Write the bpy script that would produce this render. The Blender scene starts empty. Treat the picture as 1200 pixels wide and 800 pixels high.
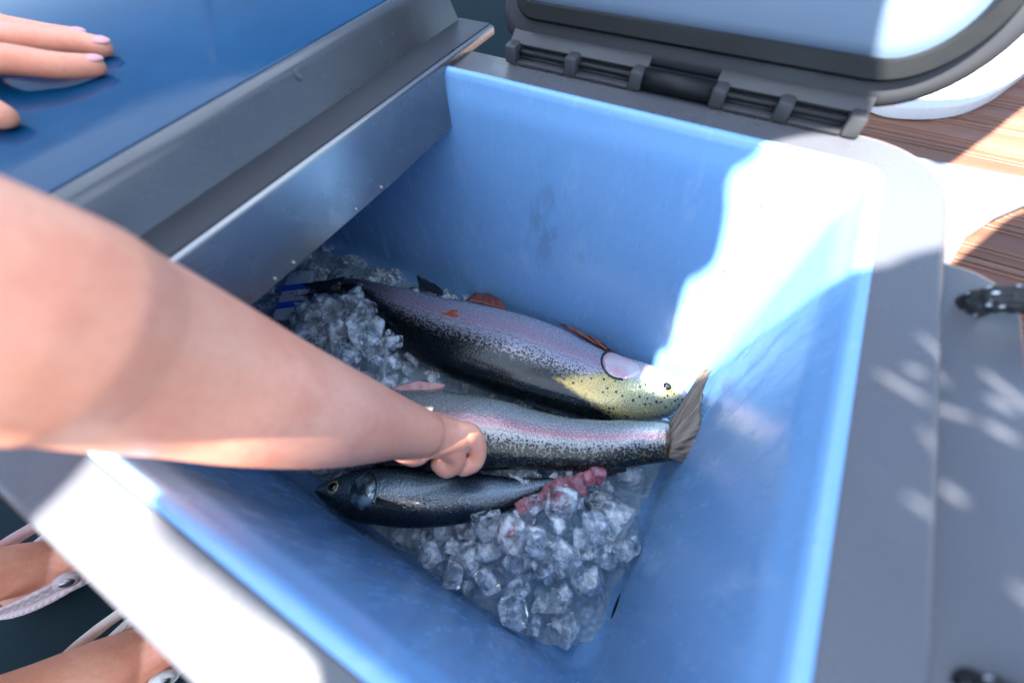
import bpy, bmesh, math, random
from mathutils import Vector, Matrix, noise
R_ = math.radians
random.seed(7)
sc = bpy.context.scene
COL = sc.collection

# ------------------------------------------------------------------ camera, world, sun, exposure
F = 487.01
ROT = Matrix(((0.87239571, 0.4864921, -0.04744638), (0.38949736, -0.75052674, -0.53385524), (-0.29532614, 0.44725278, -0.8442437)))
CAM = Vector((-0.0908575, -0.3456271, 0.1978451))
cd = bpy.data.cameras.new('camera'); cam = bpy.data.objects.new('camera', cd); COL.objects.link(cam)
cd.sensor_width = 36; cd.lens = F / 1200 * 36; cd.clip_start = .01; cd.clip_end = 3000
m = Matrix((ROT[0], -ROT[1], -ROT[2])).transposed().to_4x4(); m.translation = CAM; cam.matrix_world = m
cd.dof.use_dof = True; cd.dof.focus_distance = .53; cd.dof.aperture_fstop = 2.8
sc.camera = cam
SUN = Vector((-.15, -.45, .88)).normalized()
w = bpy.data.worlds.new('World'); sc.world = w; w.use_nodes = True
wn = w.node_tree; bg = wn.nodes['Background']; sky = wn.nodes.new('ShaderNodeTexSky')
sky.sky_type = 'NISHITA'; sky.sun_disc = False
sky.sun_elevation = math.asin(SUN.z); sky.sun_rotation = math.atan2(SUN.x, SUN.y)
wn.links.new(sky.outputs[0], bg.inputs[0]); bg.inputs[1].default_value = .062
sd = bpy.data.lights.new('sun', 'SUN'); sd.energy = 5.0; sd.angle = R_(.42); sd.color = (1, .95, .88)
so = bpy.data.objects.new('sun', sd); COL.objects.link(so)
so.rotation_euler = SUN.to_track_quat('Z', 'Y').to_euler(); so.location = (0, -2, 4)
sc.view_settings.view_transform = 'Standard'; sc.view_settings.look = 'None'
sc.view_settings.exposure = 2.75; sc.view_settings.gamma = 1
sc.render.engine = 'CYCLES'
sc.cycles.max_bounces = 12; sc.cycles.transmission_bounces = 10; sc.cycles.glossy_bounces = 5; sc.cycles.diffuse_bounces = 5

# ------------------------------------------------------------------ helpers
def ray(x, y):
    return ROT.transposed() @ Vector(((x - 600) / F, (y - 400) / F, 1.))
def atd(x, y, d): return CAM + ray(x, y) * d                 # a photo direction at a real distance
def atz(x, y, z):
    r = ray(x, y); return CAM + r * ((z - CAM.z) / r.z)
def depth(p): return (ROT @ (Vector(p) - CAM)).z

def link(name, me, mat=None, parent=None, smooth=True):
    o = bpy.data.objects.new(name, me); COL.objects.link(o)
    if mat is not None: me.materials.append(mat)
    if parent is not None: o.parent = parent
    if smooth:
        me.polygons.foreach_set('use_smooth', [True] * len(me.polygons)); me.update()
    return o
def obj(name, bm, mat=None, parent=None, smooth=True, angle=None):
    me = bpy.data.meshes.new(name)
    bmesh.ops.recalc_face_normals(bm, faces=bm.faces)
    bm.to_mesh(me); bm.free()
    o = link(name, me, mat, parent, smooth)
    if smooth and angle: me.set_sharp_from_angle(angle=R_(angle))
    return o
def tag(o, label=None, cat=None, group=None, kind=None):
    if label: o['label'] = label
    if cat: o['category'] = cat
    if group: o['group'] = group
    if kind: o['kind'] = kind
    return o
def empty(name, loc=(0, 0, 0)):
    o = bpy.data.objects.new(name, None); COL.objects.link(o); o.location = loc; o.empty_display_size = .02
    return o
def local(o, root):                                          # child built in world space under an Empty that is not at the origin
    o.matrix_parent_inverse = root.matrix_basis.inverted()
    return o
def add_box(bm, lo, hi, bev=0, mat=None, seg=2):
    r = bmesh.ops.create_cube(bm, size=1)
    vs = r['verts']
    for v in vs:
        v.co = Vector([(lo[i] + hi[i]) / 2 + v.co[i] * (hi[i] - lo[i]) for i in range(3)])
    if mat is not None:
        for v in vs: v.co = mat @ v.co
    if bev:
        es = list({e for v in vs for e in v.link_edges})
        bmesh.ops.bevel(bm, geom=es, offset=bev, segments=seg, profile=.5, affect='EDGES')
def box(name, lo, hi, mat, parent=None, bev=0, M=None, seg=2):
    bm = bmesh.new(); add_box(bm, lo, hi, bev, M, seg)
    return obj(name, bm, mat, parent, True, 40)
def rrect(x0, y0, x1, y1, r, n=8):
    rs = r if isinstance(r, (list, tuple)) else [r] * 4          # corners: (x1,y0),(x1,y1),(x0,y1),(x0,y0)
    out = []
    for (cx, cy, a0), q in zip(((x1, y0, -90), (x1, y1, 0), (x0, y1, 90), (x0, y0, 180)), rs):
        sx = -1 if cx == x1 else 1; sy = 1 if cy == y0 else -1
        for k in range(n + 1):
            a = R_(a0 + 90 * k / n)
            out.append((cx + sx * q + q * math.cos(a), cy + sy * q + q * math.sin(a)))
    return out
def loft(loops, close_first=False, close_last=False, bm=None, M=None):
    bm = bm or bmesh.new(); prev = None; L = None
    for k, lp in enumerate(loops):
        cur = [bm.verts.new(M @ Vector(p) if M else p) for p in lp]
        if prev:
            n = len(cur)
            for i in range(n): bm.faces.new((prev[i], prev[(i + 1) % n], cur[(i + 1) % n], cur[i]))
        elif close_first: bm.faces.new(cur[::-1])
        prev = cur
    if close_last: bm.faces.new(prev)
    return bm
def frames(pts):
    T = []
    for i in range(len(pts)):
        a = pts[max(i - 1, 0)]; b = pts[min(i + 1, len(pts) - 1)]; T.append((b - a).normalized())
    n = T[0].orthogonal().normalized(); N = []
    for t in T:
        n = (n - t * n.dot(t)).normalized(); N.append(n.copy())
    return T, N
def add_tube(bm, pts, rad, n=12, caps=True, flat=1.0, up=None):
    pts = [Vector(p) for p in pts]; rad = rad if isinstance(rad, (list, tuple)) else [rad] * len(pts)
    T, N = frames(pts); prev = None
    rings = []
    def ring(c, t, nn, r):
        b = t.cross(nn)
        return [bm.verts.new(c + nn * math.cos(2 * math.pi * k / n) * r * flat + b * math.sin(2 * math.pi * k / n) * r) for k in range(n)]
    seq = []
    if caps:
        for q in (80, 60, 35): seq.append((pts[0] - T[0] * rad[0] * math.sin(R_(q)), T[0], N[0], rad[0] * math.cos(R_(q))))
    for i in range(len(pts)): seq.append((pts[i], T[i], N[i], rad[i]))
    if caps:
        for q in (35, 60, 80): seq.append((pts[-1] + T[-1] * rad[-1] * math.sin(R_(q)), T[-1], N[-1], rad[-1] * math.cos(R_(q))))
    for s in seq:
        if up is not None:
            nn = (up - s[1] * up.dot(s[1])).normalized(); s = (s[0], s[1], nn, s[3])
        cur = ring(*s)
        if prev:
            for k in range(n): bm.faces.new((prev[k], prev[(k + 1) % n], cur[(k + 1) % n], cur[k]))
        else: bm.faces.new(cur[::-1])
        prev = cur
    bm.faces.new(prev)
def spline(pts, n=8):                                        # Catmull-Rom through tuples of any length
    out = []; P = [tuple(p) for p in pts]; P = [P[0]] + P + [P[-1]]
    for i in range(1, len(P) - 2):
        for k in range(n):
            t = k / n; a, b, c, d = P[i - 1:i + 3]
            out.append(tuple(.5 * (2 * b[j] + (c[j] - a[j]) * t + (2 * a[j] - 5 * b[j] + 4 * c[j] - d[j]) * t * t + (3 * b[j] - a[j] - 3 * c[j] + d[j]) * t ** 3) for j in range(len(b))))
    out.append(P[-2]); return out

# ------------------------------------------------------------------ materials
class N:
    def __init__(s, name):
        s.m = bpy.data.materials.new(name); s.m.use_nodes = True; s.t = s.m.node_tree
        s.b = s.t.nodes['Principled BSDF']
    def n(s, typ, **kw):
        o = s.t.nodes.new('ShaderNode' + typ)
        for k, v in kw.items():
            if isinstance(k, str) and hasattr(o, k): setattr(o, k, v)
        return o
    def l(s, a, b): s.t.links.new(a, b)
    def set(s, **kw):
        for k, v in kw.items():
            s.b.inputs[k.replace('_', ' ')].default_value = v
    def coord(s, kind='Object', scale=(1, 1, 1)):
        c = s.n('TexCoord'); mp = s.n('Mapping'); mp.inputs['Scale'].default_value = scale
        s.l(c.outputs[kind], mp.inputs[0]); return mp.outputs[0]
    def noise(s, v, scale, detail=4, rough=.55):
        o = s.n('TexNoise'); o.inputs['Scale'].default_value = scale; o.inputs['Detail'].default_value = detail
        o.inputs['Roughness'].default_value = rough; s.l(v, o.inputs['Vector']); return o.outputs['Fac']
    def voro(s, v, scale, out='Distance', feature='F1'):
        o = s.n('TexVoronoi'); o.feature = feature; o.inputs['Scale'].default_value = scale; s.l(v, o.inputs['Vector']); return o.outputs[out]
    def ramp(s, fac, stops, interp='LINEAR'):
        o = s.n('ValToRGB'); o.color_ramp.interpolation = interp; e = o.color_ramp.elements
        while len(e) < len(stops): e.new(.5)
        for q, (p, c) in zip(e, stops):
            q.position = p; q.color = (*c, 1) if isinstance(c, tuple) else (c, c, c, 1)
        s.l(fac, o.inputs[0]); return o.outputs[0]
    def mix(s, fac, a, b, mode='MIX'):
        o = s.n('Mix'); o.data_type = 'RGBA'; o.blend_type = mode
        for sock, v in ((o.inputs[0], fac), (o.inputs[6], a), (o.inputs[7], b)):
            if isinstance(v, (int, float)): sock.default_value = v
            elif isinstance(v, tuple): sock.default_value = (*v, 1)
            else: s.l(v, sock)
        return o.outputs[2]
    def math(s, op, a, b=0.):
        o = s.n('Math'); o.operation = op
        for sock, v in ((o.inputs[0], a), (o.inputs[1], b)):
            if isinstance(v, (int, float)): sock.default_value = v
            else: s.l(v, sock)
        return o.outputs[0]
    def color(s, v):
        if isinstance(v, tuple): s.b.inputs['Base Color'].default_value = (*v, 1)
        else: s.l(v, s.b.inputs['Base Color'])
    def rough(s, v): s.l(v, s.b.inputs['Roughness'])
    def bump(s, h, strength=.3, dist=.002):
        o = s.n('Bump'); o.inputs['Strength'].default_value = strength; o.inputs['Distance'].default_value = dist
        s.l(h, o.inputs['Height']); s.l(o.outputs[0], s.b.inputs['Normal'])

def mat_plastic(name, base, r=.4, var=.12, bump=.15, scale=900, dirt=None):
    a = N(name); v = a.coord(); a.b.inputs['Specular IOR Level'].default_value = .32
    big = a.noise(v, 9, 5); c = a.mix(a.math('MULTIPLY', big, 1), tuple(x * (1 - var) for x in base), tuple(min(1, x * (1 + var)) for x in base))
    if dirt:
        c = a.mix(a.ramp(a.noise(v, 22, 6, .65), [(.60, 0.), (.72, .45)]), c, dirt)
    a.color(c); a.rough(a.ramp(a.noise(v, 25, 6), [(.3, max(.05, r - .12)), (.7, min(1, r + .12))]))
    a.bump(a.math('ADD', a.noise(v, scale, 2), a.math('MULTIPLY', a.noise(v, 30, 5), 1.5)), bump, .0006); return a.m
M_rim = mat_plastic('grey_rim_plastic', (.090, .094, .110), .30, .10, .25, 1300, (.075, .068, .055))
M_body = mat_plastic('grey_body_plastic', (.09, .092, .10), .42)
M_hinge = mat_plastic('dark_grey_hinge_plastic', (.045, .046, .051), .38, .1, .2, 700)
M_lid = mat_plastic('grey_lid_plastic', (.028, .029, .033), .45)
M_lidpanel = mat_plastic('blue_grey_lid_panel', (.10, .145, .21), .45, .05)
M_black = mat_plastic('black_rubber', (.003, .004, .005), .5)
M_bluetop = None
# blue glossy lid top
a = N('blue_lid_gloss'); v = a.coord()
a.color(a.mix(a.ramp(a.noise(v, 8, 6, .6), [(.3, 0.), (.75, 1.)]), (.0004, .040, .105), (.001, .060, .150))); a.b.inputs['Specular IOR Level'].default_value = .22
a.rough(a.ramp(a.noise(v, 16, 7, .7), [(.3, .05), (.8, .20)])); a.bump(a.noise(v, 60, 4), .05, .001); M_bluetop = a.m
# metal tray
a = N('brushed_metal'); v = a.coord(scale=(1, 1, 1)); a.set(Metallic=.85)
vv = a.coord(scale=(40, 2, 400))
a.color(a.mix(a.noise(v, 14, 5), (.17, .175, .185), (.28, .285, .30)))
a.rough(a.ramp(a.noise(v, 30, 6), [(.3, .20), (.75, .33)])); a.bump(a.noise(vv, 3, 3), .06, .0006); M_metal = a.m
a = N('slate_grey_trim'); v = a.coord(); a.set(Metallic=.6)
a.color(a.mix(a.noise(v, 12, 5), (.075, .08, .088), (.115, .12, .13))); a.rough(a.ramp(a.noise(v, 30, 6), [(.3, .20), (.75, .34)]))
a.bump(a.noise(v, 900, 2), .1, .0005); M_trim = a.m
a = N('dark_slate_ledge'); v = a.coord(); a.color(a.mix(a.noise(v, 12, 5), (.024, .026, .031), (.038, .041, .048))); a.rough(a.ramp(a.noise(v, 30, 6), [(.3, .35), (.75, .5)])); a.b.inputs['Specular IOR Level'].default_value = .3; M_slate = a.m
# liner
a = N('blue_liner_plastic'); v = a.coord()
base = a.mix(a.noise(v, 5, 4), (.150, .330, .60), (.200, .395, .66))
sc1 = a.coord(scale=(26, 26, 7)); sm = a.noise(sc1, 1.6, 6, .7)            # drip-shaped smears
base = a.mix(a.ramp(sm, [(.56, 0.), (.72, .34)]), base, (.40, .56, .76))
sx = a.n('SeparateXYZ'); a.l(a.coord(), sx.inputs[0])
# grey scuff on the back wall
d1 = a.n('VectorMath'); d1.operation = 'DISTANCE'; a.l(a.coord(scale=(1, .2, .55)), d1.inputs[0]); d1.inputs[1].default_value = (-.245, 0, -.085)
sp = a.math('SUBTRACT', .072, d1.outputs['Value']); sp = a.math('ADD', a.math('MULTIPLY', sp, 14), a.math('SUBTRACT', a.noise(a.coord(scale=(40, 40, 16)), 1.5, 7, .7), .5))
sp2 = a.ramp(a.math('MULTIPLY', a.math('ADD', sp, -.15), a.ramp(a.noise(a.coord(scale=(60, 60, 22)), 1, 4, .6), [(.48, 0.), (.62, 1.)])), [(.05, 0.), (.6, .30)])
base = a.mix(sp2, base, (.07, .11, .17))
a.color(base); a.rough(a.ramp(a.noise(sc1, 2.2, 6, .7), [(.38, .07), (.66, .36)]))
a.bump(a.math('ADD', a.noise(a.coord(), 700, 2), a.math('MULTIPLY', sm, 3.)), .16, .0014)
a.set(**{'Subsurface_Weight': 0.0}); M_liner = a.m
# skin
a = N('skin'); v = a.coord()
c = a.mix(a.ramp(a.noise(v, 12, 5, .6), [(.3, 0.), (.7, 1.)]), (.87, .34, .20), (.91, .43, .28))
c = a.mix(a.ramp(a.noise(v, 260, 3), [(.5, 0.), (.75, .25)]), c, (.62, .24, .16))
c = a.mix(a.ramp(a.noise(v, 28, 6, .7), [(.45, 0.), (.7, .55)]), c, (.74, .24, .15)); c = a.mix(a.ramp(a.voro(v, 130), [(.06, .5), (.10, 0.)]), c, (.40, .17, .09)); a.color(c)
a.set(Roughness=.42); a.b.inputs['Subsurface Weight'].default_value = .18; a.b.inputs['Subsurface Radius'].default_value = (1, .35, .18); a.b.inputs['Subsurface Scale'].default_value = .006
cr = a.voro(v, 520, 'Distance', 'DISTANCE_TO_EDGE'); a.bump(a.math('ADD', a.math('MULTIPLY', cr, .5), a.noise(v, 120, 4)), .22, .0008); M_skin = a.m
a = N('fingernail_pink'); a.color((.78, .36, .34)); a.set(Roughness=.28); M_nail = a.m
# ice
a = N('clear_ice'); v = a.coord()
oi = a.n('ObjectInfo')
cl = a.ramp(a.noise(v, 90, 4, .6), [(.42, .0), (.66, 1.)])
a.color((.90, .96, 1.)); a.b.inputs['IOR'].default_value = 1.31
a.l(a.math('SUBTRACT', .97, a.math('MULTIPLY', cl, .66)), a.b.inputs['Transmission Weight'])
a.rough(a.ramp(a.noise(v, 50, 3), [(.35, .02), (.7, .14)])); a.bump(a.noise(v, 140, 4), .35, .002); M_ice = a.m
a = N('pink_stained_ice'); v = a.coord(); a.color(a.mix(a.ramp(a.noise(v, 60, 4), [(.4, 0.), (.7, 1.)]), (.85, .45, .50), (.62, .12, .17)))
a.b.inputs['IOR'].default_value = 1.31; a.b.inputs['Transmission Weight'].default_value = .7; a.set(Roughness=.15); a.bump(a.noise(v, 140, 4), .35, .002); M_pinkice = a.m
a = N('crushed_ice'); v = a.coord(); a.color(a.mix(a.noise(v, 50, 4), (.50, .74, .92), (.85, .95, 1.))); a.b.inputs['IOR'].default_value = 1.31
a.b.inputs['Transmission Weight'].default_value = .55; a.set(Roughness=.1); a.bump(a.math('ADD', a.voro(v, 75), a.voro(v, 130)), .6, .006); M_mass = a.m
# wood deck
a = N('brown_deck_wood'); v = a.coord(scale=(2.5, 16, 16)); v2 = a.coord(scale=(1, 1, 1))
oi = a.n('ObjectInfo')
c = a.ramp(a.noise(v, 2, 6, .65), [(.2, (.14, .055, .032)), (.55, (.19, .085, .050)), (.85, (.25, .125, .080))])
hs = a.n('HueSaturation'); a.l(a.math('ADD', .75, a.math('MULTIPLY', oi.outputs['Random'], .5)), hs.inputs['Value']); a.l(c, hs.inputs['Color'])
a.color(a.mix(a.ramp(a.voro(a.coord(), 90), [(0., 1.), (.06, 0.)]), hs.outputs[0], (.6, .5, .42)))
a.set(Roughness=.5); a.bump(a.noise(v, 4, 5), .15, .002); M_wood = a.m
a = N('dark_teal_mat'); v = a.coord(); a.color(a.mix(a.noise(v, 10, 5), (.001, .010, .014), (.002, .016, .022))); a.set(Roughness=.7); a.b.inputs['Specular IOR Level'].default_value = .15; a.bump(a.noise(v, 60, 5), .3, .002); M_teal = a.m
a = N('speckled_grey_vinyl'); v = a.coord(); sp = a.ramp(a.voro(v, 260), [(0., 1.), (.22, 0.)])
a.color(a.mix(sp, a.mix(a.noise(v, 14, 4), (.085, .09, .105), (.12, .125, .145)), (.4, .4, .43))); a.set(Roughness=.35); M_vinyl = a.m
a = N('sea_water'); v = a.coord(); a.color((.01, .06, .09)); a.set(Roughness=.1); a.bump(a.noise(v, 1.5, 6), .6, .3); M_water = a.m
a = N('pale_pink_rubber'); v = a.coord(); a.color(a.mix(a.noise(v, 30, 4), (.62, .46, .47), (.70, .55, .55))); a.set(Roughness=.5); wv = a.n('TexWave'); wv.inputs['Scale'].default_value = 75; wv.inputs['Distortion'].default_value = .5; a.l(v, wv.inputs[0]); a.bump(wv.outputs['Fac'], .5, .0012); M_clog = a.m
a = N('cream_rubber'); v = a.coord(); a.color(a.mix(a.noise(v, 30, 4), (.68, .60, .54), (.75, .68, .62))); a.set(Roughness=.5); wv = a.n('TexWave'); wv.inputs['Scale'].default_value = 75; wv.inputs['Distortion'].default_value = .5; a.l(v, wv.inputs[0]); a.bump(wv.outputs['Fac'], .5, .0012); M_cream = a.m
a = N('rivet_metal'); a.color((.45, .42, .42)); a.set(Roughness=.3, Metallic=.9); M_rivet = a.m
a = N('blocker_cloth'); v = a.coord(); a.color(a.mix(a.noise(v, 6, 4), (.16, .27, .42), (.22, .34, .50))); a.set(Roughness=.85); a.bump(a.noise(a.coord(scale=(400, 400, 400)), 2, 2), .3, .002); M_blocker = a.m
tr = a.n('BsdfTranslucent'); tr.inputs[0].default_value = (.60, .73, .93, 1); ms = a.n('MixShader'); ms.inputs[0].default_value = .39  # the added overhead sheet also passes bluish fill light
a.l(a.b.outputs[0], ms.inputs[1]); a.l(tr.outputs[0], ms.inputs[2]); a.l(ms.outputs[0], a.t.nodes['Material Output'].inputs[0])
a = N('navy_cloth'); v = a.coord(); a.color(a.mix(a.noise(v, 30, 4), (.03, .05, .10), (.05, .08, .14))); a.set(Roughness=.85); a.bump(a.noise(v, 600, 3), .3, .001); M_cloth = a.m
a = N('brown_hair'); v = a.coord(scale=(60, 60, 4)); a.color(a.mix(a.noise(v, 3, 4), (.03, .015, .008), (.10, .05, .025))); a.set(Roughness=.45); M_hair = a.m
# black rope with pale flecks
a = N('black_flecked_rope'); v = a.coord('UV', (1, 1, 1))
br = a.n('TexBrick'); a.l(a.coord('UV', (1, 1, 1)), br.inputs['Vector']); br.inputs['Scale'].default_value = 1.; br.inputs['Mortar Size'].default_value = .22
br.inputs['Mortar Smooth'].default_value = .6; br.inputs['Brick Width'].default_value = .9; br.inputs['Row Height'].default_value = .5
ck = a.voro(a.coord('UV', (1.0, 1.0, 1)), 1.6)
a.color(a.mix(a.ramp(ck, [(.16, 1.), (.26, 0.)]), (.012, .014, .018), (.55, .6, .66))); a.set(Roughness=.6); a.bump(br.outputs['Fac'], .6, .002); M_rope = a.m
a = N('water_drop'); a.color((1, 1, 1)); a.b.inputs['Transmission Weight'].default_value = 1.; a.b.inputs['IOR'].default_value = 1.33; a.set(Roughness=.02); M_drop = a.m
a = N('white_packet'); a.color((.62, .66, .7)); a.set(Roughness=.35); M_white = a.m
a = N('bright_blue_print'); a.color((.01, .10, .65)); a.set(Roughness=.35); M_bprint = a.m

def fish_mat(name, belly, side, stripe, back, line, head_col, head_u, spotty=1., metal=.45, tail=None):
    """u 0..1 tail to snout, v -1 belly..+1 back stored as (v+1)/2"""
    a = N(name); uv = a.n('UVMap'); uv.uv_map = 'body'; s = a.n('SeparateXYZ'); a.l(uv.outputs[0], s.inputs[0]); U, V = s.outputs[0], s.outputs[1]
    o = a.coord(); nz = a.noise(o, 45, 5, .6); fine = a.noise(o, 260, 3, .6); fine2 = a.noise(o, 700, 2, .7)
    vv = a.math('ADD', V, a.math('MULTIPLY', a.math('SUBTRACT', nz, .5), .10))
    c = a.ramp(vv, [(.0, belly), (line - .30, side), (line - .12, stripe), (line - .02, side), (line + .10, tuple(x * .55 for x in side)), (line + .22, back), (1., tuple(x * .35 for x in back))])
    # grain of scales
    c = a.mix(.55, c, a.mix(a.ramp(fine2, [(.35, 0.), (.65, 1.)]), (.35, .35, .35), (1, 1, 1)), 'MULTIPLY')
    # dense dark flecks that thin out towards the belly
    dens = a.ramp(a.math('ADD', vv, a.math('MULTIPLY', fine, .22)), [(line + .02, 0.), (line + .30, 1.)])
    blk = a.ramp(a.math('ADD', a.voro(o, 330), a.math('MULTIPLY', dens, -.62)), [(.0, 1.), (.10, 0.)])
    c = a.mix(a.math('MULTIPLY', blk, .93 * spotty), c, (.006, .009, .012))
    # dark lateral seam
    seam = a.ramp(a.math('ABSOLUTE', a.math('SUBTRACT', vv, line - .035)), [(.0, 1.), (.012, 0.)])
    c = a.mix(a.math('MULTIPLY', seam, .5), c, (.16, .05, .06))
    if head_col:
        dv = a.math('SUBTRACT', V, .80); hm = a.ramp(a.math('ADD', a.math('SUBTRACT', a.math('SUBTRACT', U, head_u), a.math('ADD', a.math('MULTIPLY', a.math('MAXIMUM', dv, 0.), .7), a.math('MULTIPLY', a.math('MAXIMUM', a.math('MULTIPLY', dv, -1.), 0.), .30))), a.math('MULTIPLY', a.math('SUBTRACT', fine, .5), .05)), [(.0, 0.), (.045, 1.)])
        hm = a.math('MULTIPLY', hm, a.ramp(vv, [(line - .10, 0.), (line + .02, 1.)]))
        hc = a.mix(a.ramp(a.math('ADD', U, a.math('MULTIPLY', a.math('SUBTRACT', nz, .5), .2)), [(.74, 0.), (.93, 1.)]), head_col, (.30, .31, .19))
        hc = a.mix(a.ramp(fine2, [(.45, 0.), (.7, .6)]), hc, (.75, .62, .35))
        hc = a.mix(a.ramp(a.voro(o, 130), [(.17, 1.), (.27, 0.)]), hc, (.02, .03, .02))
        c = a.mix(hm, c, hc)
        c = a.mix(a.math('MULTIPLY', a.ramp(U, [(head_u + .11, 0.), (head_u + .14, 1.)]), a.ramp(vv, [(line - .05, 1.), (line + .03, 0.)])), c, (.62, .50, .50))
    # tail end goes dark
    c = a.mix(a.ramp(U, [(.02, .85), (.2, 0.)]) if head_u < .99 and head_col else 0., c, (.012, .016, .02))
    if tail: c = a.mix(a.ramp(a.math('ADD', U, a.math('MULTIPLY', nz, .06)), [(.04, .9), (.13, 0.)]), c, tail)
    glint = a.ramp(a.voro(o, 240), [(.05, 1.), (.16, 0.)]); c = a.mix(a.math('MULTIPLY', glint, a.ramp(nz, [(.5, 0.), (.62, .5)])), c, (.75, .8, .85))  # glints of wet scales painted in as pale flecks
    a.color(c); a.set(Metallic=metal); a.rough(a.ramp(fine2, [(.3, .14), (.7, .36)]))
    uvs = a.n('UVMap'); uvs.uv_map = 'scales'
    vs = a.n('TexVoronoi'); vs.inputs['Scale'].default_value = 1; a.l(uvs.outputs[0], vs.inputs['Vector'])
    a.bump(a.math('ADD', vs.outputs['Distance'], a.math('MULTIPLY', nz, .6)), .30, .0009)
    a.b.inputs['Coat Weight'].default_value = .35; a.b.inputs['Coat Roughness'].default_value = .12
    return a.m
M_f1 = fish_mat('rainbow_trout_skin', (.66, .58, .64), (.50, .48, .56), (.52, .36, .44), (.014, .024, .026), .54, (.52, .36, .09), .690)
M_f2 = fish_mat('pink_striped_trout_skin', (.26, .32, .26), (.44, .43, .42), (.50, .24, .27), (.15, .13, .06), .60, None, 2., 1., .45, (.30, .21, .12))
M_f3 = fish_mat('dark_blue_fish_skin', (.012, .02, .03), (.075, .115, .15), (.15, .21, .26), (.010, .018, .025), .60, None, 2., .8, .55)
def fin_mat(name, c0, c1):
    a = N(name); uv = a.n('UVMap'); uv.uv_map = 'body'; mp = a.n('Mapping'); mp.inputs['Scale'].default_value = (18, .6, 1); a.l(uv.outputs[0], mp.inputs[0])
    r = a.noise(mp.outputs[0], 1.5, 3); a.color(a.mix(a.ramp(r, [(.35, 0.), (.65, 1.)]), c0, c1)); a.set(Roughness=.32); a.bump(r, .6, .0015)
    a.b.inputs['Transmission Weight'].default_value = .15; return a.m
M_fin = fin_mat('olive_fin', (.06, .045, .03), (.30, .23, .17)); M_findark = fin_mat('dark_fin', (.008, .009, .012), (.03, .03, .035)); M_finpink = fin_mat('pink_fin', (.55, .22, .22), (.72, .42, .40))
M_finred = fin_mat('red_brown_fin', (.12, .03, .025), (.30, .10, .07))
a = N('gill_cover_pink'); v = a.coord(); a.color(a.mix(a.ramp(a.noise(v, 45, 4), [(.35, 0.), (.68, 1.)]), (.62, .56, .58), (.58, .33, .36))); a.set(Roughness=.22, Metallic=.2); a.bump(a.noise(v, 60, 4), .3, .002); M_gill = a.m
a = N('gill_cover_dark'); v = a.coord(); a.color(a.mix(a.ramp(a.noise(v, 70, 4), [(.45, 0.), (.68, 1.)]), (.025, .04, .055), (.22, .32, .38))); a.set(Roughness=.22, Metallic=.5); a.bump(a.noise(v, 90, 4), .5, .002); M_gilldark = a.m
a = N('eye_iris'); a.color((.30, .27, .12)); a.set(Roughness=.12, Metallic=.5); M_iris = a.m
a = N('eye_pupil'); a.color((.004, .004, .005)); a.set(Roughness=.05); M_pupil = a.m
a = N('rust_wound'); v = a.coord(); a.color(a.mix(a.noise(v, 180, 3), (.42, .10, .03), (.16, .05, .03))); a.set(Roughness=.4); a.bump(a.noise(v, 300, 3), .6, .002); M_wound = a.m

# ------------------------------------------------------------------ the setting
DZ = -.42
deck = box('deck', (-3, -3, DZ - .05), (3.5, 4, DZ - .026), M_teal, None); tag(deck, kind='structure')
water = box('water', (-600, -600, -1.6), (600, 600, -1.5), M_water); tag(water, kind='structure')
mat_ = box('floor_mat', (-3, -3, DZ - .025), (.0, 4, DZ), M_teal); tag(mat_, kind='structure')
pw = .125
pb = bmesh.new(); add_box(pb, (.004, .002, DZ - .024), (3.2, pw - .003, DZ), .003)
for gy in (.018, .030, pw - .034, pw - .022): add_box(pb, (.006, gy, DZ - .001), (3.19, gy + .006, DZ + .0025), .001, seg=1)
p0 = None
for k in range(40):
    if p0 is None:
        p0 = obj('plank', pb, M_wood, deck, True, 40); p = p0
    else: p = p0.copy(); COL.objects.link(p)
    p.location = (random.uniform(-.002, .002), -1.2 + k * pw, random.uniform(-.0015, .0015))
vin = bmesh.new()
vq = [(.10, .47), (.30, .47), (.352, .575), (.44, .72), (.50, .80), (.47, .84), (.30, .80), (.10, .84)]
vq = [(.10, .45), (.318, .45), (.352, .575), (.40, .66), (.458, .735), (.56, .80), (.56, .835), (.10, .800)]  # slanted edge cut along the shade line on the deck
loft([[(x, y, z) for x, y in vq] for z in (DZ + .004, DZ + .012, DZ + .014)], True, True, vin)
vo = obj('vinyl_strip', vin, M_vinyl, None, True, 40); tag(vo, 'pale grey speckled vinyl strip laid on the brown wooden deck behind the cooler', 'mat')

q_ = [atz(*p, DZ + .03) for p in ((1000, 100), (1035, 121), (1080, 127), (1130, 123), (1170, 107), (1200, 86))]
q_ += [Vector((.60, 1.55, 0)), Vector((.85, 1.85, 0)), Vector((2.2, 2.2, 0)), Vector((2.2, 3.2, 0)), Vector((.02, 3.2, 0)), Vector((.02, 1.2, 0))]
q_ = [tuple(p[:2]) for p in spline([p[:2] for p in q_[:8]], 5)] + [tuple(p[:2]) for p in q_[8:]]
cx_ = sum(p[0] for p in q_) / len(q_); cy_ = sum(p[1] for p in q_) / len(q_)
def stp(i, z): return [(x + (cx_ - x) * i, y + (cy_ - y) * i, z) for x, y in q_]
st = obj('white_slab', loft([stp(0, DZ + .003), stp(0, DZ + .024), stp(.006, DZ + .030)], True, True), mat_plastic('slab_white', (.62, .63, .65), .3, .04), None, True, 40)  # white slab added so the sunlit deck here shows white, not orange
tag(st, 'added white slab with a curved edge over the sunlit deck behind the open lid', 'slab')

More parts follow.
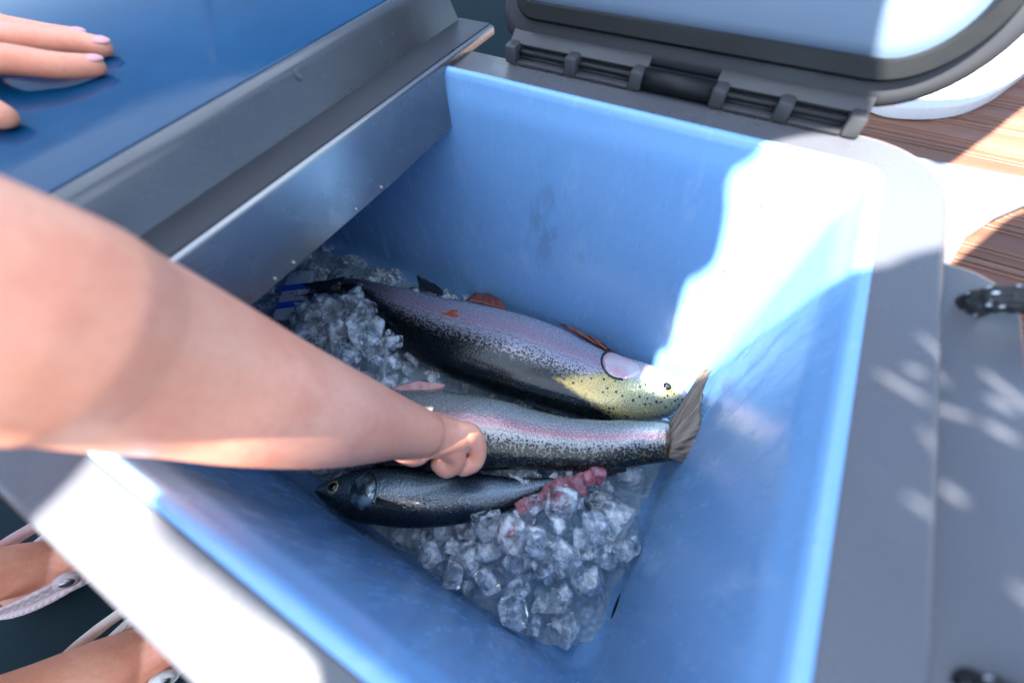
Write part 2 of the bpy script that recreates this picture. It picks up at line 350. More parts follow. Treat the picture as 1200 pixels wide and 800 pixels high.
# ------------------------------------------------------------------ unseen sheet added overhead, its outline and holes cut to place sun and shade
def cpt(p, H=1.2):
    p = Vector(p); return (p + SUN * ((H - p.z) / SUN.z)).to_2d()
H = 1.2
outer = [(-1.9, .75), (-1.9, -2.1), (1.3, -2.1), (1.3, .25),
         (.62, .02), (.30, -.03), (.172, -.101), (.10, -.25), (-.03, -.50), (-.11, -.61), (-.158, -.668), (-.18, -.688), (-.190, -.703), (-.215, -.722), (-.240, -.745),
         (-.262, -.775), (-.300, -.835), (-.335, -.83), (-.335, -.775), (-.318, -.765), (-.316, -.70), (-.304, -.693), (-.291, -.68), (-.292, -.65), (-.300, -.632), (-.281, -.620), (-.274, -.602), (-.25, -.58), (-.217, -.566), (-.216, -.55), (-.229, -.525), (-.234, -.50),
         (-.245, -.40), (-.25, -.05), (-.13, .055), (-.032, .032), (.029, -.027), (.062, .02), (.100, .10), (.143, .187), (.208, .337), (.45, .75), (.30, .80), (.217, .509), (.158, .389), (.084, .282), (-.005, .229), (-.08, .221), (-.20, .30), (-.22, .75)]
hole = [(-.535, -.965), (-.500, -.958), (-.470, -.946), (-.447, -.944), (-.446, -.966), (-.455, -.982), (-.466, -.996), (-.474, -1.008), (-.458, -1.018), (-.40, -1.019), (-.362, -1.019), (-.352, -1.026), (-.352, -1.08), (-.362, -1.092), (-.505, -1.092), (-.515, -1.08), (-.517, -1.01), (-.535, -.995)]  # opening shaped so sun lands on the front rim and forearm
hole2 = [(-.73, -1.02), (-.60, -1.02), (-.60, -1.15), (-.73, -1.15)]
def smoothpoly(pts, it=2):
    for _ in range(it):
        q = []
        for i in range(len(pts)):
            a_, b_ = Vector(pts[i]), Vector(pts[(i + 1) % len(pts)])
            q += [a_ * .8 + b_ * .2, a_ * .2 + b_ * .8]
        pts = q
    return [tuple(p) for p in pts]
bm = bmesh.new(); es = []
rs_ = random.getstate(); random.seed(5); pins = []; slits = []; tries = 0
while len(pins) < 15 and tries < 5000:                       # slits added to the sheet to drop soft sun streaks on the rim
    tries += 1
    x, y = random.uniform(-.178, -.085), -.755 - abs(random.gauss(0, .045)); hl = random.uniform(.004, .017); hw = random.uniform(.0009, .0020); an = R_(random.gauss(-14, 12))
    if y > -.752 or y < -1.02 or any(abs(y - b) < .0075 + abs(x - a) * .25 and abs(x - a) < hl + c + .004 for a, b, c in pins): continue
    pins.append((x, y, hl))
    slits.append([(x + hl * math.cos(q) * math.cos(an) - hw * math.sin(q) * math.sin(an), y + hl * math.cos(q) * math.sin(an) + hw * math.sin(q) * math.cos(an)) for q in [k * math.pi / 5 for k in range(10)]])
random.setstate(rs_)
for poly in [smoothpoly(outer), smoothpoly(hole)] + slits:
    vs = [bm.verts.new((x, y, H)) for x, y in poly]
    es += [bm.edges.new((vs[i], vs[(i + 1) % len(vs)])) for i in range(len(vs))]
bmesh.ops.triangle_fill(bm, use_beauty=True, edges=es)
blocker = empty('light_blocker', (-.3, -.7, DZ)); tag(blocker, 'added unseen blue sheet on four poles, cut to shape sun and shade', 'light_blocker')
local(obj('blocker_cloth', bm, M_blocker, blocker, False), blocker)
for x, y in ((-1.85, .7), (-1.85, -2.05), (1.25, -2.05), (1.25, .2)):
    b_ = bmesh.new(); add_tube(b_, [(x, y, DZ + .001), (x, y, H)], .016, 12); local(obj('blocker_pole', b_, M_metal, blocker), blocker)

# ------------------------------------------------------------------ cooler
cooler = empty('cooler', (0, 0, 0)); tag(cooler, 'large open grey and blue fish cooler with hinged lids, filled with ice and trout', 'cooler')
X0 = -.80; D = .392
def ring_at(o, z, r, x0=X0, n=8):   # liner rectangle inset by o
    return [(x, y, z) for x, y in rrect(x0 + o, -D + o, -o, -o, r, n)]
# liner with a rolled lip, walls, floor cove
prof = [(-.006, .0025, .010), (-.004, .0038, .010), (-.001, .0035, .010), (.001, .0015, .011), (.0025, -.004, .012), (.0030, -.014, .012), (.0045, -.018, .013)]
for k in range(1, 20):
    t = k / 19; prof.append((.0045 + .0085 * t, -.018 - .318 * t, .013 + .016 * t))
for k in range(1, 7):
    q = R_(15 * k); prof.append((.013 + .022 * (1 - math.cos(q)), -.336 - .03 * math.sin(q), .029 + .004 * k))
bm = loft([ring_at(o, z, r + .004) for o, z, r in prof], False, True)
liner = obj('liner', bm, M_liner, cooler, True, 60)
# rim: a ring with a real thickness
RO = [.045, .045, .03, .03]
def rim_out(i, z, r=.045, rb=.055): return [(x, y, z) for x, y in rrect(X0 - .04 + i, -D - .042 + i, .046 - i, .050 - i, [max(.004, r * .35 - i), rb - i, .02, .012], 8)]
inn = lambda o, z: [(x, y, z) for x, y in rrect(X0 - o, -D - o, o, o, .012 + o, 8)]
bm = loft([inn(.0062, -.03), inn(.0062, -.001), inn(.0072, .0006), inn(.009, .0), rim_out(.006, 0.), rim_out(.0028, -.0009), rim_out(.0008, -.0028), rim_out(0, -.006), rim_out(0, -.034), rim_out(.003, -.037), rim_out(.010, -.037)])
rim = obj('rim', bm, M_rim, cooler, True, 60)
bm = loft([rim_out(.0102, -.0372), rim_out(.012, -.05), rim_out(.012, -.40), rim_out(.022, DZ + .001)], False, True)
body = obj('outer_wall', bm, M_body, cooler, True, 60)
# right-hand side bracket with the rope handle
bm = bmesh.new()
for zz in (1,):
    lp = lambda i, z: [(x, y, z) for x, y in rrect(.0465, -.46 + i, .098 - i, -.044 - i, [.02, .030, .001, .001], 8)]
    loft([lp(.002, -.06), lp(0, -.056), lp(0, -.022), lp(.0012, -.0196), lp(.004, -.0185)], True, True, bm)
brk = obj('side_bracket', bm, M_rim, cooler, True, 50)
hp = spline([(.070, -.079, -.030), (.071, -.079, -.016), (.078, -.080, -.006), (.094, -.080, -.003), (.120, -.086, -.012), (.145, -.12, -.035), (.150, -.19, -.045), (.142, -.25, -.035), (.115, -.284, -.012), (.090, -.289, -.003), (.077, -.289, -.008), (.071, -.289, -.018), (.070, -.289, -.030)], 8)
bm = bmesh.new(); n = 14; pts = [Vector(p) for p in hp]; T, NN = frames(pts); uvl = bm.loops.layers.uv.new('UVMap'); prev = None; acc = 0
for i, p in enumerate(pts):
    if i: acc += (p - pts[i - 1]).length
    b_ = T[i].cross(NN[i]); r = .0082 * (1 + .05 * math.sin(acc * 900))
    cur = [bm.verts.new(p + NN[i] * math.cos(2 * math.pi * k / n) * r + b_ * math.sin(2 * math.pi * k / n) * r) for k in range(n)]
    if prev:
        for k in range(n):
            f_ = bm.faces.new((prev[k], prev[(k + 1) % n], cur[(k + 1) % n], cur[k]))
            for lo_, (uu, vv_) in zip(f_.loops, ((pa, k), (pa, k + 1), (acc, k + 1), (acc, k))): lo_[uvl].uv = (uu / .008, vv_ / n * 6)
    prev = cur; pa = acc
rope = obj('rope_handle', bm, M_rope, cooler)
# drain plug low in the right wall
pc = atz(712, 704, -.345); pc.x = -.0128
bm = bmesh.new(); bmesh.ops.create_uvsphere(bm, u_segments=20, v_segments=10, radius=1, matrix=Matrix.Translation(pc) @ Matrix.Diagonal((.0022, .016, .0065, 1)))
obj('drain_slot', bm, M_black, cooler)

# hinges on the back rim
HY, HZ = .046, .009
for hx0, hx1 in ((-.322, -.186), (-.128, -.016)):
    hg = box('hinge', (hx0, HY - .004, .0005), (hx1, HY + .014, .0035), M_hinge, cooler, .001)
    # lid-side flap: sloped plate standing on the barrel
    Mx = Matrix.Translation((0, HY + .008, HZ + .006)) @ Matrix.Rotation(R_(35), 4, 'X')
    box('hinge_flap', (hx0, -.006, 0), (hx1, .016, .004), M_hinge, hg, .0012, Mx)
    W = hx1 - hx0
    for k in range(3):
        cx = hx0 + .006 + (W - .012) * k / 2
        box('hinge_knuckle', (cx - .006, HY - .0105, .001), (cx + .006, HY + .008, .0165), M_hinge, hg, .0025)
    for k in range(2):
        a0 = hx0 + .014 + (W - .012) * k / 2; a1 = hx0 - .002 + (W - .012) * (k + 1) / 2
        bm = bmesh.new(); add_tube(bm, [(a0 - .003, HY + .002, .0065), (a1 + .003, HY + .002, .0065)], .0045, 12, False); obj('hinge_barrel', bm, M_hinge, hg)
        box('hinge_bar', (a0 - .002, HY - .0095, .001), (a1 + .002, HY - .0055, .0042), M_hinge, hg, .001)
        box('hinge_web', (a0 - .003, HY + .0065, .001), (a1 + .003, HY + .0100, .0165), M_hinge, hg, .001)
bm = bmesh.new(); add_tube(bm, [(-.187, HY - .001, .0085), (-.127, HY - .001, .0085)], .0088, 20, False)
add_tube(bm, [(-.32, HY, .0085), (-.018, HY, .0085)], .0030, 10, True); obj('hinge_rod', bm, M_black, cooler)

# open lid, leaning back from the hinge
TH = 115
Ml = Matrix.Translation((0, HY + .006, HZ + .003)) @ Matrix(((1, 0, 0, 0), (0, -math.cos(R_(TH)), -math.sin(R_(TH)) * -1, 0), (0, math.sin(R_(TH)), math.cos(R_(TH)) * -1 * -1 * 1, 0), (0, 0, 0, 1)))
Ml = Matrix.Translation((0, HY + .006, HZ + .003)) @ Matrix(((1, 0, 0, 0), (0, -math.cos(R_(TH)), math.sin(R_(TH)), 0), (0, math.sin(R_(TH)), math.cos(R_(TH)), 0), (0, 0, 0, 1)))
# local: x along hinge, y up the lid, z away behind the lid
def ll(i, z, r=.075): return [(x, y, z) for x, y in rrect(-.338 + i, .0035 + i, .044 - i, .43 - i, [max(r - i, .004), max(r - i, .004), .02, .02 if i < .02 else .004], 12)]
bm = loft([ll(.030, -.0000), ll(.022, -.0005), ll(.008, 0.), ll(.002, .002), ll(0, .007), ll(0, .030), ll(.004, .036), ll(.012, .038)], False, True, None, Ml)
lid = obj('open_lid', bm, M_lid, cooler, True, 50)
bm = loft([ll(.016, .0), ll(.016, -.006), ll(.0175, -.009), ll(.028, -.010), ll(.030, -.008), ll(.030, .004)], False, False, None, Ml); obj('gasket', bm, M_black, lid, True, 40)
bm = loft([ll(.0302, .000), ll(.034, -.002), ll(.038, -.0030), ll(.055, -.003), ll(.065, -.0022)], False, True, None, Ml); obj('lid_panel', bm, M_lidpanel, lid, True, 40)

# metal tray across the opening, and the closed lid above it
def sx_(y): return -.363 - .048 * (.085 - y)
ys = [.085, .04, .006, -.02, -.1, -.2, -.3, -.39, -.433]
bm = bmesh.new()
# plate 2 mm thick: ledge on top, face hanging down inside the box
def plate(y, zb):
    x = sx_(y); xl = x - .060
    return [(xl, y, .0092), (x - .003, y, .0092), (x - .0008, y, .0083), (x, y, .0062), (x, y, zb), (x - .0022, y, zb), (x - .0022, y, .0055), (x - .004, y, .0070), (xl, y, .0070)]
seq = [(.085, .0012), (.03, .0012), (.0122, .0012)]; bm = loft([plate(y, z) for y, z in seq], True, True, bm)
seq = [(.012, .0012), (-.0075, .0012), (-.0078, -.050)]
loft([plate(-.0062 + .0, -.052)] + [plate(y, -.056) for y in (-.1, -.2, -.3)] + [plate(-.383, -.056)], True, True, bm)
loft([plate(.0118, .0012), plate(-.006, .0012)], True, True, bm)
loft([plate(-.3835, .0012), plate(-.433, .0012)], True, True, bm)
tray = obj('divider_tray', bm, M_metal, cooler, True, 35)
bm = loft([[(sx_(y) - .042, y, .0094), (sx_(y) - .0045, y, .0094), (sx_(y) - .005, y, .0104), (sx_(y) - .042, y, .0104)] for y in (.0845, 0, -.2, -.4325)], True, True)
obj('tray_ledge', bm, M_slate, tray, True, 35)
for yy in (-.12, -.155, -.23, -.25):
    bm = bmesh.new(); x = sx_(yy); add_tube(bm, [(x - .0005, yy, -.051), (x + .0008, yy, -.051)], .0016, 10, True); obj('screw', bm, M_rivet, tray)
# closed lid: side trim and blue top
ex = lambda y: sx_(y) - .040
def lidprof(y):
    e = ex(y); return [(e - .43, y, .0095), (e, y, .0095), (e - .0015, y, .0130), (e - .0125, y, .0365), (e - .0155, y, .0412), (e - .020, y, .0440), (e - .0245, y, .0452), (e - .028, y, .0450), (e - .0285, y, .0438), (e - .43, y, .0438)]
bm = loft([lidprof(.080), lidprof(.0795), lidprof(-.2), lidprof(-.43), lidprof(-.4305)], True, True)
lid2 = obj('closed_lid', bm, M_trim, cooler, True, 30)
def topprof(y):
    e = ex(y) - .0262; return [(e - .40, y, .0440), (e, y, .0440), (e, y, .0456), (e - .0015, y, .0462), (e - .40, y, .0462)]
bm = loft([topprof(y) for y in (.076, -.05, -.2, -.427)], True, True); obj('blue_top', bm, M_bluetop, lid2, True, 30)
bm = bmesh.new(); e = ex(-.12); p = Vector((e - .0148, -.118, .0405))
add_tube(bm, [p, p + Vector((.0022, -.0005, -.0055))], [.0016, .0026], 12, True); wd = obj('water_droplet', bm, M_drop); tag(wd, 'small clear water drop running down the grey edge of the closed blue lid', 'water drop')
# droplets on the liner's back and right walls
bm = bmesh.new()
for k in range(170):
    if random.random() < .62: c = Vector((random.uniform(-.30, -.02), 0, random.uniform(-.25, -.02))); nr = Vector((0, -1, 0)); t = (-.018 - c.z) / .318; c.y = -(.0045 + .0085 * max(0, t))
    else: c = Vector((0, random.uniform(-.35, -.03), random.uniform(-.3, -.03))); nr = Vector((-1, 0, 0)); t = (-.018 - c.z) / .318; c.x = -(.0045 + .0085 * max(0, t))
    r = random.choice((.0004, .0005, .0006, .0008, .0011)); s_ = bmesh.ops.create_icosphere(bm, subdivisions=1, radius=r)
    for v_ in s_['verts']:
        q = v_.co; q = q - nr * q.dot(nr) * .55; q.z *= random.uniform(1.0, 1.0) ; v_.co = c + q
tag(obj('water_beads', bm, M_drop), 'tiny beads of water scattered over the blue inner walls of the cooler', 'water beads', None, 'stuff')

# ------------------------------------------------------------------ fish
def fish(name, pts, z, mat, roll=0., thick=.55, M=60, K=28, head_from=.80, bulge=.05, zs=None):
    """pts: tail to snout as (photo x, photo y, half height in photo px) seen on a horizontal plane; real centre line and radii follow from the distance"""
    sp = spline(pts, 6); C_ = []; A_ = []
    for i, q in enumerate(sp):
        zz = z if zs is None else zs(i / (len(sp) - 1))
        c = atz(q[0], q[1], zz); C_.append(c); A_.append(max(.0012, q[2] * depth(c) / F))
    n = len(C_); cum = [0]
    for i in range(1, n): cum.append(cum[-1] + (C_[i] - C_[i - 1]).length)
    L = cum[-1]; bm = bmesh.new(); u1 = bm.loops.layers.uv.new('body'); u2 = bm.loops.layers.uv.new('scales'); prev = None
    up = Vector((0, 0, 1)); fr = []
    for i in range(n):
        a_, b_ = C_[max(i - 1, 0)], C_[min(i + 1, n - 1)]; t = (b_ - a_).normalized()
        dors = up.cross(t).normalized()                         # points to the camera side for a fish heading right
        if dors.y > 0: dors = -dors
        lat = t.cross(dors).normalized()
        if lat.z < 0: lat = -lat
        rr = R_(roll); dd = dors * math.cos(rr) - lat * math.sin(rr); l2 = lat * math.cos(rr) + dors * math.sin(rr)
        fr.append((C_[i], dd, l2, A_[i], thick * A_[i] * (1 + .15 * (cum[i] / L - .5)), cum[i] / L, t))
    rings = []
    for c, dd, l2, A, B, u, t in fr:
        if u > head_from: B *= 1 + bulge * 4 * (u - head_from)
        ring = []
        for k in range(K):
            q = 2 * math.pi * k / K; cs, sn = math.cos(q), math.sin(q)
            sn2 = math.copysign(abs(sn) ** .85, sn); p = c + dd * cs * A + l2 * sn2 * B
            d_ = (noise.noise(p * 40) * .0012 + noise.noise(p * 14) * .0035) * min(1, A / .02); p = p + (p - c).normalized() * d_
            ring.append((bm.verts.new(p), cs))
        rings.append((ring, u, A))
    for i in range(n - 1):
        (ra, ua, Aa), (rb, ub, Ab) = rings[i], rings[i + 1]
        for k in range(K):
            k2 = (k + 1) % K; f_ = bm.faces.new((ra[k][0], ra[k2][0], rb[k2][0], rb[k][0]))
            ks = k + 1
            for lp_, (uu, cs, AA, kk) in zip(f_.loops, ((ua, ra[k][1], Aa, k), (ua, ra[k2][1], Aa, ks), (ub, rb[k2][1], Ab, ks), (ub, rb[k][1], Ab, k))):
                lp_[u1].uv = (uu, (cs + 1) / 2); lp_[u2].uv = (uu * L / .0022, kk / K * 90)
    bm.faces.new([q[0] for q in rings[0][0]][::-1]); bm.faces.new([q[0] for q in rings[-1][0]])
    base = C_[n // 2].copy(); base.z -= A_[n // 2] * thick
    root = empty(name, base); o = local(obj('body', bm, mat, root), root)
    def surf(u, v, lift=0., side=1):
        i = min(range(n), key=lambda j: abs(fr[j][5] - u)); c, dd, l2, A, B, uu, t = fr[i]
        s = math.sqrt(max(0, 1 - v * v)) ** .85 * side; p = c + dd * v * A + l2 * s * B + t * (u - uu) * L
        nr = (dd * v / A + l2 * s / max(B, 1e-4)).normalized(); return p + nr * lift, nr, t, dd
    return root, surf, fr, L
def patch(name, surf, uv0, ru, rv, mat, root, lift=.0015, dome=.003, n=24, shape=None, L=.5, A=.05):
    """a raised scale-like plate that follows the body"""
    bm = bmesh.new(); u1 = bm.loops.layers.uv.new('body'); rings = []
    for j, rr in enumerate((0., .25, .5, .75, .92, 1., 1.03)):
        ring = []
        for k in range(n):
            q = 2 * math.pi * k / n; fu = fv = 1
            if shape: fu = fv = shape(q)
            u = uv0[0] + math.cos(q) * ru * rr * fu; v_ = max(-.98, min(.98, uv0[1] + math.sin(q) * rv * rr * fv))
            h = lift + dome * (1 - rr * rr) if j < 5 else (lift * .6 if j == 5 else -.0015)
            ring.append(bm.verts.new(surf(u, v_, h)[0]))
        rings.append(ring)
    for j in range(1, len(rings) - 1):
        for k in range(n): bm.faces.new((rings[j][k], rings[j][(k + 1) % n], rings[j + 1][(k + 1) % n], rings[j + 1][k]))
    bmesh.ops.remove_doubles(bm, verts=rings[0], dist=.01) if False else None
    cv = rings[0][0]
    for v_ in rings[0][1:]: bm.verts.remove(v_)
    for k in range(n): bm.faces.new((cv, rings[1][k], rings[1][(k + 1) % n]))
    return local(obj(name, bm, mat, root), root)
def fin(name, base, tips, mat, root, th=.0012, n=14, m=6, curl=0.):
    """base and tips: polylines; a ribbed membrane of real thickness between them"""
    B_ = [Vector(p) for p in base]; T_ = [Vector(p) for p in tips]
    def samp(Q, t):
        x = t * (len(Q) - 1); i = min(int(x), len(Q) - 2); return Q[i].lerp(Q[i + 1], x - i)
    bm = bmesh.new(); uvl = bm.loops.layers.uv.new('body'); G = []
    nr = (B_[-1] - B_[0]).cross(samp(T_, .5) - samp(B_, .5)).normalized()
    for s in (1, -1):
        g_ = []
        for i in range(n + 1):
            t = i / n; a_, b_ = samp(B_, t), samp(T_, t); row = []
            for j in range(m + 1):
                w_ = j / m; p = a_.lerp(b_, w_ * (1 - .05 * (i % 2)))
                p = p + nr * (s * th * (1 - .75 * w_) * (1.2 if i % 2 == 0 else .6) + curl * w_ * w_ + .0008 * math.sin(i * 1.3 + j)); row.append(bm.verts.new(p))
            g_.append(row)
        G.append(g_)
    def q(a_, b_, c_, d_, uvs):
        f_ = bm.faces.new((a_, b_, c_, d_))
        for l_, u in zip(f_.loops, uvs): l_[uvl].uv = u
    for g_ in G:
        for i in range(n):
            for j in range(m): q(g_[i][j], g_[i + 1][j], g_[i + 1][j + 1], g_[i][j + 1], ((i / n, j / m), ((i + 1) / n, j / m), ((i + 1) / n, (j + 1) / m), (i / n, (j + 1) / m)))
    for i in range(n):
        for j in (0, m): q(G[0][i][j], G[0][i + 1][j], G[1][i + 1][j], G[1][i][j], ((i / n, 0),) * 4)
    for j in range(m):
        for i in (0, n): q(G[0][i][j], G[0][i][j + 1], G[1][i][j + 1], G[1][i][j], ((i / n, 0),) * 4)
    return local(obj(name, bm, mat, root), root)
def eye(surf, u, v, r, root):
    p, nr, t, dd = surf(u, v, -.0004)
    M4 = Matrix.Translation(p) @ nr.to_track_quat('Z', 'Y').to_matrix().to_4x4() @ Matrix.Diagonal((1, 1, .45, 1))
    bm = bmesh.new(); bmesh.ops.create_uvsphere(bm, u_segments=20, v_segments=12, radius=r, matrix=M4); e_ = local(obj('eye', bm, M_iris, root), root)
    M5 = Matrix.Translation(p + nr * r * .27) @ nr.to_track_quat('Z', 'Y').to_matrix().to_4x4() @ Matrix.Diagonal((1, 1, .42, 1))
    bm = bmesh.new(); bmesh.ops.create_uvsphere(bm, u_segments=20, v_segments=12, radius=r * .66, matrix=M5); k_ = obj('pupil', bm, M_pupil, e_)
    bm = bmesh.new(); pts_ = []
    for k in range(25):
        q = 2 * math.pi * k / 24; a_ = nr.orthogonal().normalized(); b_ = nr.cross(a_); pts_.append(p + a_ * math.cos(q) * r * 1.1 + b_ * math.sin(q) * r * 1.1 + nr * .0002)
    add_tube(bm, pts_, r * .16, 8, False); return e_

# trout 1
Z1 = -.298
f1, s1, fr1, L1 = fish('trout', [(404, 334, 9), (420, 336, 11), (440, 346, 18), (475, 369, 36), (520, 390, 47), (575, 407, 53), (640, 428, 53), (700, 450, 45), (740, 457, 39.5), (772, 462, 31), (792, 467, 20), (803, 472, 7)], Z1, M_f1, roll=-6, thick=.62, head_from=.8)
tag(f1, 'largest trout, silvery lavender belly, dark speckled back, rust sore and yellow-olive head pointing right', 'fish')
fin('tail_fin', [atz(404, 325, Z1), atz(404, 343, Z1)], [atz(352, 334, Z1 - .012), atz(372, 340, Z1 - .01), atz(347, 347, Z1 - .012)], M_findark, f1, .0022)
fin('pelvic_fin', [atz(548, 352, Z1), atz(592, 362, Z1)], [atz(556, 343, Z1 - .004), atz(575, 345, Z1 - .004), atz(590, 354, Z1)], M_finred, f1, .002)
fin('anal_fin', [atz(492, 338, Z1), atz(520, 345, Z1)], [atz(488, 322, Z1 - .02), atz(500, 328, Z1 - .02), atz(515, 336, Z1 - .01)], M_findark, f1, .002)
fin('pectoral_fin', [atz(708, 408, Z1 + .004), atz(726, 420, Z1 + .010)], [atz(655, 379, Z1 + .004), atz(664, 381, Z1 + .006), atz(700, 398, Z1 + .010)], M_finred, f1, .0024)
patch('gill_cover', s1, (.835, -.36), .046, .54, M_gill, f1, .0012, .0014, 24, lambda q: 1 + .07 * math.sin(2 * q + .6) + .05 * math.sin(3 * q + 2))
eye(s1, .945, .05, .0085, f1)
bm = bmesh.new(); add_tube(bm, [s1(u, v, .0002)[0] for u, v in ((.995, .3), (.985, .42), (.97, .52), (.95, .60), (.93, .66))], .0011, 8); local(obj('mouth', bm, M_pupil, f1), f1)
bm = bmesh.new(); add_tube(bm, [s1(.832 + math.cos(q) * .048, -.40 + math.sin(q) * .54, .0010)[0] for q in [R_(80 + 12 * k) for k in range(0, 17)]], .0015, 8); local(obj('gill_slit', bm, M_findark, f1), f1)
patch('sore', s1, (.385, -.18), .018, .13, M_wound, f1, .0004, .0006, 24, lambda q: 1 + .35 * math.sin(3 * q) + .25 * math.sin(5 * q + 1))
# trout 2
zz2 = lambda t: -.272 if t < .6 else -.272 - .0 * t
f2, s2, fr2, L2 = fish('trout', [(814, 514, 5), (803, 515, 13), (792, 516, 19), (776, 517, 24), (745, 519, 27), (700, 521, 29.5), (650, 518, 33.5), (600, 511, 39), (550, 506, 44), (500, 502, 47), (450, 500, 45), (410, 500, 38), (378, 503, 24), (362, 505, 8)], -.272, M_f2, roll=-4, thick=.62)
tag(f2, 'pink striped trout held by the hand, its olive tail curled against the right wall', 'fish')
Z2 = -.272
fin('tail_fin', [atz(784, 497, Z2 + .016), atz(786, 515, Z2 + .022), atz(784, 536, Z2 + .012)], [atz(826, 428, Z2 + .045), atz(834, 434, Z2 + .045), atz(826, 452, Z2 + .040), atz(823, 474, Z2 + .038), atz(822, 500, Z2 + .034), atz(815, 528, Z2 + .022), atz(803, 543, Z2 + .008)], M_fin, f2, .0022, 24, 8)
fin('pelvic_fin', [atz(520, 455, Z2 + .004), atz(478, 461, Z2 + .004)], [atz(522, 450, Z2 + .008), atz(490, 446, Z2 + .01), atz(458, 454, Z2 + .008)], M_finpink, f2, .002)
fin('dorsal_fin', [atz(700, 548, Z2), atz(735, 545, Z2)], [atz(695, 556, Z2 - .01), atz(712, 558, Z2 - .01), atz(733, 552, Z2 - .005)], M_findark, f2, .002)
bm = bmesh.new(); 
eye(s2, .955, .1, .0085, f2)
# fish 3
Z3 = -.285
f3, s3, fr3, L3 = fish('fish', [(652, 566, 7), (630, 570, 10), (600, 577, 17), (560, 582, 26), (520, 583, 31), (480, 582, 33.5), (440, 579, 32), (410, 577, 25), (385, 575, 13), (370, 574, 3)], Z3, M_f3, roll=4, thick=.55)
tag(f3, 'smallest fish, dark blue and glinting, lying nose left below the hand', 'fish')
fin('tail_fin', [atz(650, 558, Z3), atz(650, 574, Z3)], [atz(690, 548, Z3 - .004), atz(672, 562, Z3 - .004), atz(684, 576, Z3 - .006)], M_findark, f3, .002)
fin('anal_fin', [atz(596, 594, Z3), atz(560, 606, Z3)], [atz(592, 604, Z3 - .006), atz(570, 610, Z3 - .006), atz(556, 611, Z3 - .004)], M_fin, f3, .002)
patch('gill_cover', s3, (.775, -.02), .055, .66, M_gilldark, f3, .0014, .0022)
eye(s3, .912, -.18, .0078, f3)
bm = bmesh.new(); add_tube(bm, [s3(u, v, .0002)[0] for u, v in ((.995, .3), (.98, .42), (.96, .48), (.94, .5))], .0008, 8); local(obj('mouth', bm, M_pupil, f3), f3)
fin('pectoral_fin', [s3(.71, .15, .001)[0], s3(.71, .35, .001)[0]], [s3(.60, .35, .003)[0], s3(.62, .5, .003)[0]], M_findark, f3, .0012, 8, 4)

# ------------------------------------------------------------------ ice
def hgt(x, y):
    h = -.352 + .012 * noise.noise(Vector((x * 18, y * 18, 0)))
    def g_(c, sx, sy, A): return A * math.exp(-((x - c.x) / sx) ** 2 - ((y - c.y) / sy) ** 2)
    h += g_(atz(645, 600, -.29), .075, .065, .062)
    h += g_(atz(560, 640, -.31), .07, .05, .022)
    h += g_(atz(425, 395, -.30), .12, .09, .058)
    return h
bm = bmesh.new(); nx, ny = 150, 74; g0 = []
for i in range(nx + 1):
    row = []
    for j in range(ny + 1):
        x = -.76 + (.745) * i / nx; y = -.378 + .363 * j / ny
        row.append(bm.verts.new((x, y, hgt(x, y) - .010 + .004 * noise.noise(Vector((x * 70, y * 70, 3))))))
    g0.append(row)
for i in range(nx):
    for j in range(ny): bm.faces.new((g0[i][j], g0[i + 1][j], g0[i + 1][j + 1], g0[i][j + 1]))
bd = [e_ for e_ in bm.edges if e_.is_boundary]; ex_ = bmesh.ops.extrude_edge_only(bm, edges=bd)
nv = [v_ for v_ in ex_['geom'] if isinstance(v_, bmesh.types.BMVert)]
for v_ in nv: v_.co.z = -.3655
bmesh.ops.contextual_create(bm, geom=[e_ for e_ in bm.edges if e_.is_boundary])
tag(obj('crushed_ice', bm, M_mass), 'bed of wet crushed ice covering the cooler floor under the fish', 'ice', None, 'stuff')
var = []
for k in range(12):
    bm = bmesh.new(); s_ = random.uniform(.021, .029)
    bmesh.ops.create_cube(bm, size=s_, matrix=Matrix.Diagonal((random.uniform(.8, 1.15), random.uniform(.8, 1.15), random.uniform(.65, 1.), 1)))
    for v_ in bm.verts: v_.co += Vector([random.uniform(-.17, .17) * s_ for _ in range(3)])
    bmesh.ops.bevel(bm, geom=list(bm.edges), offset=s_ * .2, segments=2, profile=.55, affect='EDGES')
    for v_ in bm.verts: v_.co += v_.co.normalized() * (noise.noise(v_.co * 160 + Vector((k, 0, 0))) * s_ * .10)
    me = bpy.data.meshes.new('ice_cube'); bm.to_mesh(me); bm.free(); me.materials.append(M_ice)
    me.polygons.foreach_set('use_smooth', [True] * len(me.polygons)); me.set_sharp_from_angle(angle=R_(38)); var.append(me)
fishpts = [(c, A) for fr in (fr1, fr2, fr3) for (c, dd, l2, A, B, u, t) in fr]
placed = []; cnt = 0
pink_c = [atz(662, 568, -.275), atz(640, 575, -.275), atz(690, 562, -.27)]
def zone(p):
    q = ROT @ (p - CAM); return 600 + F * q.x / q.z, 400 + F * q.y / q.z
tries = 0
